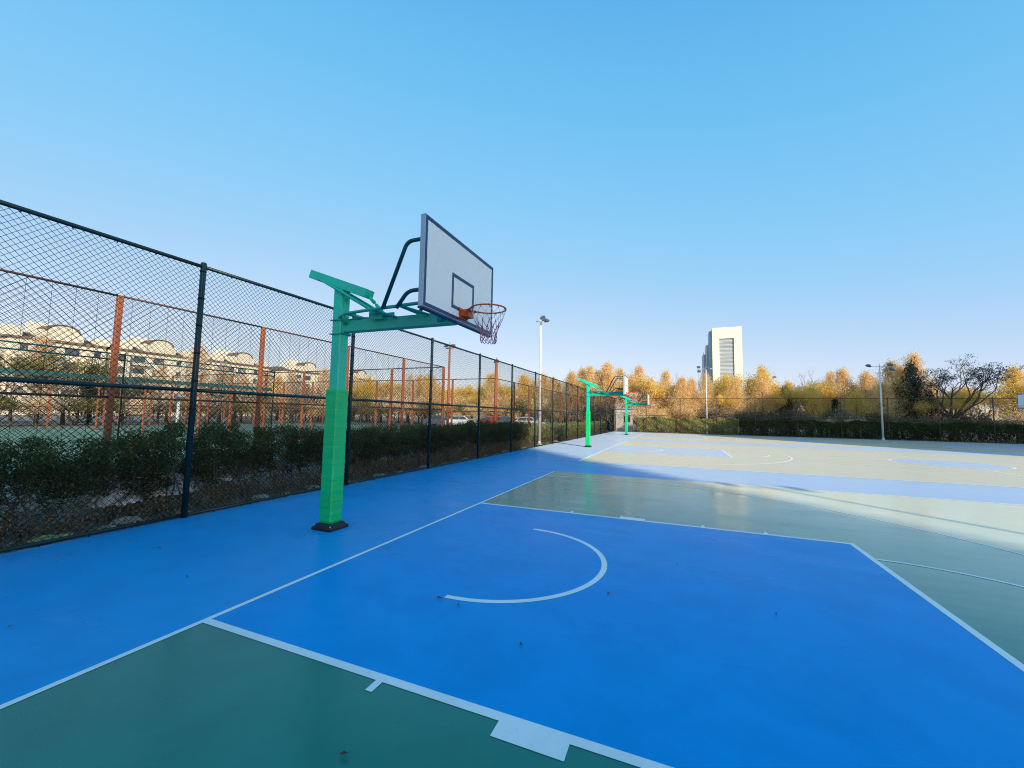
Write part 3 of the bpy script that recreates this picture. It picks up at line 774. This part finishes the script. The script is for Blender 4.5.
def tree_round(seed, H, leafm, nl, ls=.18, depth=4, spread=.75, name='autumn_tree', trunk=.3, clump=.42, grav=.06, kids=(2, 3)):
    rs = random.Random(seed); root = empty(name, (0, 0, 0)); m = MB(); tips = []
    b = Vector((0, 0, -.2)); t = Vector((rs.uniform(-.15, .15), rs.uniform(-.15, .15), H*trunk)); r0 = H*.018
    m.tube([b, b.lerp(t, .5), t], [r0*1.2, r0, r0*.85], 7, cap=False)
    for k in range(4):
        a = k*PI/2+rs.uniform(-.4, .4)
        branch(m, rs, t.copy(), Vector((math.cos(a)*spread, math.sin(a)*spread, 1)).normalized(), H*.27, r0*.6, depth-1, tips, kids=kids, shrink=.72, grav=grav, spread=spread)
    zt = max(q[0].z for q in tips); k = H/zt
    for i, v in enumerate(m.v): m.v[i] = (v[0]*k**.5, v[1]*k**.5, v[2]*k if v[2] > 0 else v[2])
    T = np.array([(q.x*k**.5, q.y*k**.5, q.z*k) for q, d in tips if d <= 1])
    m.build('trunk', M['bark'] if leafm else M['twig'], root)
    if nl:
        idx = RNG.integers(0, len(T), nl); cv = RNG.uniform(.05, .95, len(T))[idx]
        P = T[idx]+RNG.normal(size=(nl, 3))*clump*np.array([1, 1, .8])
        obj_of('crown', leaf_mesh('crown', P, ls, leafm, .65, 0, cv), root)
    return root

protos = dict(
    rus=[tree_cone(s, 9.5, 2.9, M['orange_leaf'], 15000, .125) for s in (1, 2, 3)],
    pink=[tree_cone(s, 8.5, 2.8, M['pink_leaf'], 12000, .115) for s in (4, 5)]+[tree_round(6, 7.5, M['pink_leaf'], 3200, .14, 5)],
    gold=[tree_cone(s, 8, 3.1, M['gold_leaf'], 14000, .13) for s in (7, 8)]+[tree_round(s, 7.5, M['gold_leaf'], 12000, .13, 5, .8, clump=.4) for s in (9, 10)],
    olive=[tree_round(s, 6.5, M['olive_leaf'], 10000, .13, 5, .8, clump=.4) for s in (13, 14)],
    bare=[tree_round(s, 8, None, 0, depth=6, spread=.6, name='bare_tree', kids=(2, 3)) for s in (16, 17)],
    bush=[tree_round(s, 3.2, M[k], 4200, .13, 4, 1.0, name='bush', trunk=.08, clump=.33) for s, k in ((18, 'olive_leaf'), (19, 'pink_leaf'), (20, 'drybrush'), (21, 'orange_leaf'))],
    dark=[tree_cone(s, 6, 1.5, M['dark_leaf'], 4500, .16, low=.05, name='conifer') for s in (23, 24)],
)
used = set(); placed = []
def put(kind, x, y, s=1.0, k=None, sz=None):
    pr = protos[kind]; p_ = pr[random.randrange(len(pr)) if k is None else k]
    o = p_ if id(p_) not in used else copy_tree(p_); used.add(id(p_))
    o.location = (x, y, -.05); o.rotation_euler = (0, 0, random.uniform(0, 6.28)); o.scale = (s*random.uniform(.8, 1.25), s*random.uniform(.8, 1.25), sz or s*random.uniform(.84, 1.1))
    placed.append((kind, o)); return o
def px_at(x, y):   # horizontal place across the view, used only to count trees from left to right in their labels
    dx, dy = x-CP[0], y-CP[1]; return (dx*math.cos(yaw)-dy*math.sin(yaw))/(dx*math.sin(yaw)+dy*math.cos(yaw))
# behind the back fence, from the left corner to the right
for x, y, k, s in [(-13,60,'gold',.85),(-10.6,54.5,'rus',.80),(-9,58,'pink',.9),(-7.7,56,'rus',.9),(-5.8,54.5,'rus',1.08),(-4.6,58,'rus',1.0),(-3.2,55,'pink',1.03),
                   (-1.6,56,'rus',.95),(-.6,53,'gold',.95),(.8,55,'gold',.9),(1.9,57,'rus',.95),(3.3,53,'gold',.80),(4.7,55,'pink',.72),(6.2,58,'pink',.75),(8,57,'gold',.78),
                   (9.6,56,'gold',.95),(10.8,59,'gold',.98),(12.3,56,'gold',.88),(14.0,60,'gold',.95),(15,56,'gold',.85),(17.3,60,'olive',.9),(18.8,57,'gold',.82),(20.3,56,'gold',.8),(21.5,58,'rus',.75),(22.8,55,'gold',.8),
                   (23.6,54,'rus',.82),(25.0,57,'rus',.86),(26.3,55,'pink',.86),(27.2,57,'rus',1.02),(28.4,55,'rus',.98),(30,59,'pink',.8),(32,60,'rus',.68),(34,58,'pink',.62),(37,56,'gold',.92),(39,58,'gold',.95),(41,57,'gold',.9),(44,58,'gold',.85),(48,60,'rus',.9),(52,62,'gold',.9)]:
    put(k, x, y, s)
for x, y, k, s in [(-14.5,56,'rus',.9),(-12.4,55,'pink',.95),(-11,54,'rus',.97),(-9.6,55,'rus',1.0),(-8.4,54,'rus',1.0),(-6.6,55,'pink',1.08),(26.5,53.5,'rus',.95),(22,55.5,'rus',.9),(43,55,'gold',.95),(40,54,'gold',1.0),(13.5,55,'gold',.95),(16.6,56,'gold',.9)]: put(k, x, y, s)
for x, y, s in [(7.2,66,1.15),(9.8,68,1.0),(20.4,58.5,1.03),(21.9,60,1.08),(25,61,1.0),(38,66,1.05),(42,64,1.0),(47,64,1.1),(33.5,62,.9),(2.5,66,1.15),(5,70,1.2)]: put('bare', x, y, s)
put('dark', 15.6, 53.5, .92, 0); put('dark', 27.0, 52.3, 1.22, 1); put('dark', 24.6, 53, .7, 0); put('dark', 29.0, 53.6, .8, 1); put('dark', 12, 61, .8); put('dark', 20.5, 53.4, .75, 0); put('bare', 18.2, 54, .95); put('bare', 23.2, 54, .9); put('bare', 33, 54, .8)
for i in range(46):
    x = -9+i*1.25+random.uniform(-.5, .5); put('bush', x, random.uniform(49.2, 52), random.uniform(.85, 1.2) if x < 9 else random.uniform(.7, .9), random.choice([1, 2, 3, 3]) if x < 9 else random.choice([2, 2, 2, 1]))  # pale leaves for the sunlit part, darker brush standing in for shade
for x in (-8, -6.6, -5.5, -4.6, -2.4, -1.2, .2, 1.4, 2.6, 4.0, 5.2, 6.8, 8.8, 10.2, 13.1, 16, 18, 22, 24.3, 26, 29, 31):
    put(random.choice(['rus', 'pink', 'rus', 'gold']) if x < 8 else random.choice(['gold', 'gold', 'rus']), x, random.uniform(51.5, 53.5), random.uniform(.62, .8))
# beyond the tennis courts and the car park on the left
for i in range(58):
    x = -12-i*1.2+random.uniform(-.8, .8); y = 62+random.uniform(-4, 6)-i*.15
    put(random.choice(['gold', 'gold', 'rus', 'pink', 'gold']), x, y, random.uniform(.8, 1.05))
for i in range(26): put('bush', -9-i*1.5+random.uniform(-.5, .5), 56+random.uniform(-2, 2)-i*.2, random.uniform(1, 1.5), random.choice([1, 3, 0]))
for i in range(64):
    y = 3+i*1.05; put(random.choice(['pink', 'bare', 'olive', 'bare', 'pink', 'dark', 'bare', 'pink']), -54+random.uniform(-9, 3), y, random.uniform(.75, 1.08))
for i in range(22): put('bush', -50.5+random.uniform(-.6, .6), 4+i*2.3, random.uniform(.75, 1.0))
# umbrella-crowned bare tree with dark seed clumps
rs = random.Random(40); root = empty('bare_tree', (29.8, 51.9, -.05)); m = MB(); tips = []
m.tube([(0, 0, -.2), (.1, 0, 1.2), (.15, 0, 2.3)], [.2, .17, .15], 8, cap=False)
for k in range(8):
    a = k*PI/4+.3; branch(m, rs, Vector((.15, 0, 2.2)), Vector((math.cos(a)*.85, math.sin(a)*.85, 1)).normalized(), 3.0, .10, 4, tips, kids=(3, 3), shrink=.66, grav=.07, spread=.75)
zt = max(q[0].z for q in tips); k = 8.9/zt
for i, v in enumerate(m.v): m.v[i] = (v[0]*1.25, v[1]*1.25, v[2]*k if v[2] > 0 else v[2])
m.build('trunk', M['twig'], root)
T = np.array([(q.x*1.25, q.y*1.25, q.z*k) for q, d in tips if d <= 1 and q.z*k > 5.6 and random.random() < .4]); idx = RNG.integers(0, len(T), 6000)
obj_of('seed_clusters', leaf_mesh('seed_clusters', T[idx]+RNG.normal(size=(6000, 3))*np.array([.2, .2, .11]), .11, M['pod'], .6), root)
tag(root, 'spreading bare tree with dark seed clusters at its branch tips, behind the dark hedge', 'tree')
for lst in protos.values():      # prototypes nobody used
    for p_ in lst:
        if id(p_) not in used:
            for ch in list(p_.children): D.objects.remove(ch)
            D.objects.remove(p_)
LB = dict(rus=('russet leaved tree', 'tree'), pink=('pale pinkish brown tree', 'tree'), gold=('golden yellow tree', 'tree'), olive=('olive green tree', 'tree'), bare=('leafless grey tree', 'tree'), bush=('rough bush', 'bush'), dark=('dark conifer', 'tree'))
for zone, fn, txt in (('back', lambda o: o.location.x > -10 and o.location.y > 44, 'behind the back fence'),
                      ('left', lambda o: o.location.x <= -10 and (o.location.y > 52 and o.location.x > -46), 'beyond the parked cars'),
                      ('far', lambda o: True, 'before the apartment blocks')):
    for kind in LB:
        g = sorted([o for k_, o in placed if k_ == kind and 'label' not in o and fn(o)], key=lambda o: px_at(o.location.x, o.location.y))
        for i, o in enumerate(g):
            tag(o, f'{LB[kind][0]} {txt}, {ordinal(i)} of its kind from the left', LB[kind][1], f'{LB[kind][0]}s {txt}')

# clipped hedge along the back fence
def hedge(x0, x1, y0, y1, H, mat, n, label, dens=1.0, ls=.11):
    nx = RNG.uniform(0, 1, n); P = np.empty((n, 3)); P[:, 0] = x0+(x1-x0)*nx
    P[:, 1] = RNG.uniform(y0, y1, n); P[:, 2] = RNG.uniform(0, 1, n)**.7*H
    side = RNG.uniform(0, 1, n) < .6; P[side, 1] = y0+np.abs(RNG.normal(0, .12, side.sum()))
    topm = RNG.uniform(0, 1, n) < .25; P[topm, 2] = H-np.abs(RNG.normal(0, .1, topm.sum()))
    P[:, 2] += .14*np.sin(P[:, 0]*1.3)*np.sin(P[:, 0]*.37+1)*(P[:, 2]/H)+.06*np.sin(P[:, 0]*5.1)*(P[:, 2]/H)
    P[:, 1] += .12*np.sin(P[:, 0]*2.3)+.08*np.sin(P[:, 2]*7+P[:, 0]*4)
    root = empty('hedge', (x0, y0, 0), 0, label=label, cat='hedge'); P -= np.array([x0, y0, 0])
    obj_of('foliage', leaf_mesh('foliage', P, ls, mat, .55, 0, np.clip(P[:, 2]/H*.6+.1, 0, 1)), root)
    m = MB(); rs = random.Random(3)
    for k in range(int((x1-x0)/.45)):
        x = k*.45+rs.uniform(0, .3); m.tube([(x, .5, -.1), (x+rs.uniform(-.2, .2), .45, H*.75)], [.03, .012], 5)
    m.build('stem', M['twig'], root); return root
hedge(-1.2, 9.6, BY+.35, BY+1.6, 1.75, M['sunlit_hedge_leaf'], 34000, 'sunlit olive hedge behind the back fence, left part')
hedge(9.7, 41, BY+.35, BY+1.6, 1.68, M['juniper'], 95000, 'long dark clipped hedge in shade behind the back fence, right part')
# distant woodland filling the horizon
n = 30000; th = RNG.uniform(-1.75, 1.25, n); rr = RNG.uniform(150, 230, n); hh = 5+2.0*np.sin(th*31)+1.2*np.sin(th*73+1)
P = np.stack([CP[0]+rr*np.sin(th), CP[1]+rr*np.cos(th), RNG.uniform(0, 1, n)**.8*hh], 1)
tag(obj_of('distant_woodland', leaf_mesh('distant_woodland', P, 1.3, M['pink_leaf'], .7, 0)), 'far off brownish woodland along the horizon', 'woodland', kind='stuff')

# ------------------------------------------------------------------ cabin behind the far stand
wcab = simple('pale_cabin_panel', (.56, .50, .47), .6, 0, .1, 2); dglass = simple('dark_window_glass', (.05, .07, .09), .15)
root = empty('cabin', (-4.1, 48.3, 0), 0, label='small pale cabin behind the corner of the back fence', cat='cabin')
m = MB(); m.box((0, 0, -.05), (2.3, 2.2, 2.75)); m.build('wall', wcab, root)
m = MB(); m.box((-.15, -.2, 2.752), (2.45, 2.4, 2.86)); m.build('roof', simple('grey_cabin_roof', (.3, .3, .32), .6), root)
m = MB(); m.box((.25, -.03, .05), (1.0, -.003, 2.05)); d_ = m.build('door', simple('cream_door', (.5, .45, .4), .5), root)
m = MB(); m.box((.88, -.06, 1.0), (.92, -.033, 1.12)); m.build('handle', M['grey'], d_)
m = MB(); m.box((1.25, -.03, 1.1), (2.05, -.003, 1.9)); m.build('window', dglass, root)
m = MB(); m.box((1.2, -.05, 1.04), (2.1, -.031, 1.1)); m.box((1.2, -.05, 1.9), (2.1, -.031, 1.96)); m.build('window_frame', wcab, root)

# ------------------------------------------------------------------ cars
def car(loc, rz, paint, label):
    root = empty('parked_car', loc, rz, label=label, cat='car', group='cars parked beyond the hedge')
    prof = [(-2.15,.35),(-2.2,.75),(-2.1,.98),(-1.75,1.02),(-1.25,1.45),(-.6,1.55),(.35,1.52),(.95,1.12),(1.35,1.0),(2.05,.88),(2.2,.65),(2.18,.32)]
    m = MB(); rings = []
    for y, k in ((-.86, .93), (-.8, 1), (.8, 1), (.86, .93)):
        rings.append([(x*(.99 if k < 1 else 1), y*(1 if z < 1.05 else .82), .3+(z-.3)*(1 if k == 1 else .985)) for x, z in prof])
    m.loft(rings[::-1]); m.build('body', paint, root, bevel=.03)
    for sy in (-1, 1):
        m = MB()
        for xs in (((-1.55, 1.08), (-1.18, 1.42), (-.35, 1.48), (-.35, 1.08)), ((-.27, 1.08), (-.27, 1.48), (.32, 1.45), (.82, 1.1))):
            m.add([(x, sy*(.845-(z-1.02)*.16), z) for x, z in xs], [(0, 1, 2, 3)])
        m.build('side_window', dglass, root)
    m = MB(); m.add([(.42, -.64, 1.515), (.42, .64, 1.515), (.99, .70, 1.135), (.99, -.70, 1.135)], [(0, 1, 2, 3)]); m.build('windscreen', dglass, root)
    m = MB(); m.add([(-1.32, -.62, 1.42), (-1.32, .62, 1.42), (-1.77, .68, 1.04), (-1.77, -.68, 1.04)], [(0, 1, 2, 3)]); m.build('rear_window', dglass, root)
    for x in (-1.35, 1.35):
        for sy in (-1, 1):
            m = MB(); m.tube([(x, sy*.70, .32), (x, sy*.90, .32)], .32, 20, smooth=False); wl = m.build('wheel', M['black'], root)
            m = MB(); m.tube([(x, sy*.90, .32), (x, sy*.915, .32)], .19, 12, smooth=False); m.build('rim', M['grey'], wl)
    for sy in (-1, 1):
        m = MB(); m.box((2.10, sy*.68-.14, .66), (2.21, sy*.68+.14, .78)); m.build('headlight', M['lens'], root)
        m = MB(); m.box((-2.22, sy*.70-.12, .72), (-2.12, sy*.70+.12, .88)); m.build('tail_light', M['rim'], root)
    return root
carw = simple('white_car_paint', (.62, .62, .62), .25, 0, .05); carr = simple('red_car_paint', (.50, .02, .025), .25, 0, .05); card = simple('grey_car_paint', (.12, .14, .16), .25, .3, .05)
car((-22.4, 42.0, 0), .15, carw, 'white parked car seen over the hedge, left of the red car')
car((-19.0, 44.5, 0), 1.2, carr, 'red parked car seen over the hedge')
car((-17.6, 45.5, 0), .9, card, 'dark grey parked car just right of the red car')
car((-14.5, 45.5, 0), .2, carw, 'white parked car right of the brown lamps, behind the fence')
car((-26.5, 43.0, 0), .1, card, 'dark grey parked car at the left end of the parked cars')

# ------------------------------------------------------------------ apartment blocks
wallm = simple('cream_render', (.76, .68, .53), .85, 0, .12, .15); roofm = simple('brown_roof_tiles', (.17, .12, .09), .8, 0, .2, .5)
winm = simple('apartment_window_glass', (.07, .08, .09), .3, 0, .4, .4); balm = simple('balcony_panel', (.6, .52, .4), .8)
def apartment(y0, Lw, floors, label, dome=True, X=-120, seed=1):
    rs = random.Random(seed); root = empty('apartment_block', (X, y0, 0), 0, label=label, cat='apartment building', group='apartment blocks beyond the tennis courts')
    H = floors*3.0+.6; m = MB(); m.box((-12, 0, 0), (0, Lw, H)); bays = int(Lw/3.6); bw = Lw/bays
    for b in range(0, bays, 3): m.box((-.01, b*bw+.3, 0), (1.1, b*bw+bw-.3, H-.8))      # projecting stair towers
    m.build('wall', wallm, root)
    m = MB(); m.box((-12.4, -.5, H+.002), (.5, Lw+.5, H+.4)); m.loft([[(-12.2, -.3, H+.402), (.3, -.3, H+.402), (.3, Lw+.3, H+.402), (-12.2, Lw+.3, H+.402)], [(-8, 2.5, H+1.8), (-4, 2.5, H+1.8), (-4, Lw-2.5, H+1.8), (-8, Lw-2.5, H+1.8)]])
    rf = m.build('roof', roofm, root)
    if dome:
        m = MB(); c = Lw/2; rad = 2.5; H0 = H; H = H+1.9; m.box((-6, c-3.4, H0+.41), (.44, c+3.4, H+.44)); m.box((-5, c-8, H0+.41), (.43, c-5.8, H0+2.4)); m.box((-5, c+5.6, H0+.41), (.43, c+7.9, H0+2.0)); m.box((-8, c-3, H0+2.4), (-6.1, c+1, H0+4.6))
        rings = [[(x, c+rad*math.cos(a), H+.45+rad*.55*math.sin(a)) for a in [PI*k/14 for k in range(15)]] for x in (-3, .45)]
        m.loft(rings[::-1]); m.build('arched_gable', wallm, rf)
        m = MB(); 
        rings = [[(x, c+rr_*math.cos(a), H+.45+rr_*.55*math.sin(a)) for rr_ in (rad+.3,) for a in [PI*k/14 for k in range(15)]]+[(x, c+rr_*math.cos(a), H+.45+rr_*.55*math.sin(a)) for rr_ in (rad+.02,) for a in [PI*(14-k)/14 for k in range(15)]] for x in (-3.2, .75)]
        m.loft(rings[::-1]); m.build('arched_roof', roofm, rf); H = H0
    for fl in range(floors):
        for b in range(bays):
            y = b*bw; z = fl*3.0+1.5; xo = 1.1 if b % 3 == 0 else 0
            ww = 1.1 if b % 3 == 0 else 2.3
            m = MB(); m.box((xo+.003, y+bw/2-ww/2, z-.5), (xo+.06, y+bw/2+ww/2, z+1.1)); w_ = m.build('window', winm, root)
            if b % 3 == 1:
                m = MB(); m.box((.004, y+.2, z-1.2), (1.2, y+bw-.2, z-1.05)); m.box((1.1, y+.2, z-1.05), (1.2, y+bw-.2, z-.25)); m.build('balcony', balm, root)
    return root
apartment(14, 15, 4, 'lowest cream apartment block at the far left edge, beside the yellow trees', False, seed=1)
apartment(31, 15, 5, 'cream apartment block with arched gable, second from the left, left of the orange post', seed=2)
apartment(46.5, 20, 5, 'long cream apartment block with arched gable right behind the nearest orange post', seed=3)
apartment(69, 18, 5, 'cream apartment block with arched gable just right of the green fence post', seed=4)
apartment(92, 20, 5, 'cream apartment block with arched gable between the orange post and the green stand', seed=5)
apartment(119, 18, 5, 'cream apartment block farthest right, seen just past the padded post', seed=6)
for o in col.objects:
    pass

# ------------------------------------------------------------------ office tower
tw = simple('pale_tower_stone', (.70, .67, .58), .7, 0, .04, .02); tg = simple('tower_shaded_cladding', (.36, .42, .5), .5, 0, .2, .05)
root = empty('office_tower', (32.5, 396, 0), 0, label='tall pale office tower with a tall recessed glass strip, above the golden trees', cat='office tower')
Wt, Ht, dp = 23.5, 83.5, 16
m = MB(); gx0, gx1, gz = 5.6, 17.2, 73.5
m.box((0, 0, 0), (gx0, dp, Ht)); m.box((gx1, 0, 0), (Wt, dp, Ht)); m.box((gx0, 0, gz), (gx1, dp, Ht)); m.build('wall', tw, root)
tgl, nt_, b_ = new_mat('tower_glass')
br = nt_.nodes.new('ShaderNodeTexBrick'); br.offset = 0; br.inputs['Scale'].default_value = 1; br.inputs['Brick Width'].default_value = 30.0; br.inputs['Row Height'].default_value = 3.4
br.inputs['Mortar Size'].default_value = .28; br.inputs['Color1'].default_value = (.20, .27, .33, 1); br.inputs['Color2'].default_value = (.27, .34, .39, 1); br.inputs['Mortar'].default_value = (.42, .45, .46, 1)
tc = nt_.nodes.new('ShaderNodeTexCoord'); sx = nt_.nodes.new('ShaderNodeSeparateXYZ'); cx = nt_.nodes.new('ShaderNodeCombineXYZ')
nt_.links.new(tc.outputs['Object'], sx.inputs[0]); nt_.links.new(sx.outputs[0], cx.inputs[0]); nt_.links.new(sx.outputs[2], cx.inputs[1]); nt_.links.new(cx.outputs[0], br.inputs['Vector'])
nt_.links.new(br.outputs['Color'], b_.inputs['Base Color']); b_.inputs['Roughness'].default_value = .5
m = MB(); m.box((gx0+.01, 1.2, 0), (gx1-.01, 2.0, gz-.01)); m.build('glass_strip', tgl, root)
m = MB()
for k in range(21):
    z = 2+k*3.4; m.box((gx0+.02, .9, z), (gx1-.02, 1.15, z+.5))
m.build('spandrel', tg, root)
m = MB(); m.box((-2.2, 4, 0), (-.02, dp+4, Ht-2)); m.box((-4.6, 8, 0), (-2.22, dp+9, Ht-14)); m.box((-7.2, 12, 0), (-4.62, dp+14, Ht-22)); m.build('side_wing', tg, root)
m = MB(); m.box((-4.5, 7.6, 0), (-4.0, 7.98, Ht-16)); m.box((-7.1, 11.6, 0), (-6.5, 11.98, Ht-20)); m.box((-2.6, 7.6, 0), (-2.24, 7.98, Ht-12)); m.build('pilaster', tw, root)

# ------------------------------------------------------------------ buildings behind the camera, whose shadow falls on the courts
def block(name, pts, H, label):
    root = empty(name, (pts[0][0], pts[0][1], 0), 0, label=label, cat='building')
    P0 = pts[0]; P = [(x-P0[0], y-P0[1]) for x, y in pts]
    a = sum(P[i][0]*P[(i+1) % len(P)][1]-P[(i+1) % len(P)][0]*P[i][1] for i in range(len(P)))
    if a < 0: P = P[::-1]
    m = MB(); m.loft([[(x, y, 0) for x, y in P], [(x, y, H) for x, y in P]]); m.build('wall', wallm, root)
    cx_ = sum(q[0] for q in P)/len(P); cy_ = sum(q[1] for q in P)/len(P)
    m = MB(); m.loft([[(cx_+(x-cx_)*.97, cy_+(y-cy_)*.97, z) for x, y in P] for z in (H+.002, H+.15)]); m.build('roof', roofm, root)
    for i in range(len(P)):
        p0, p1 = Vector((*P[i], 0)), Vector((*P[(i+1) % len(P)], 0)); L = (p1-p0).length; t = (p1-p0)/L; nn = Vector((t.y, -t.x, 0))
        if L < 12 or i > 1: continue
        m = MB()
        for fl in range(int(H/3.2)):
            for k in range(int(L/4)):
                c = p0+t*(k*4+2)+nn*.04+Vector((0, 0, fl*3.2+1.9)); m.beam(c-t*.8, c+t*.8, .06, 1.4)
        m.build('window', winm, root)
T_ = math.tan(ELEV); S3 = -SH
def up(pt, H): d = H/T_; return (pt[0]+S3.x*d, pt[1]+S3.y*d)
HA = 45; SC0 = (-7.5, 19.4); SC1 = (-10, 5); c0 = up(SC0, HA); c1 = up(SC1, HA)
ux, uy = -.75, -.66
block('school_building', [c0, c1, (c1[0]+ux*75, c1[1]+uy*75), (c1[0]+ux*75+S3.x*16, c1[1]+uy*75+S3.y*16), (c0[0]+S3.x*16, c0[1]+S3.y*16)], HA,
      'large building behind the viewer that shades the near court')
HB = 30; c0 = up((5.5, 42), HB)
block('school_building', [c0, (c0[0]+16, c0[1]), (c0[0]+16, c0[1]+21), (c0[0], c0[1]+21)], HB, 'large building to the right of the courts that shades the back hedge')
sc.cycles.use_light_tree = False
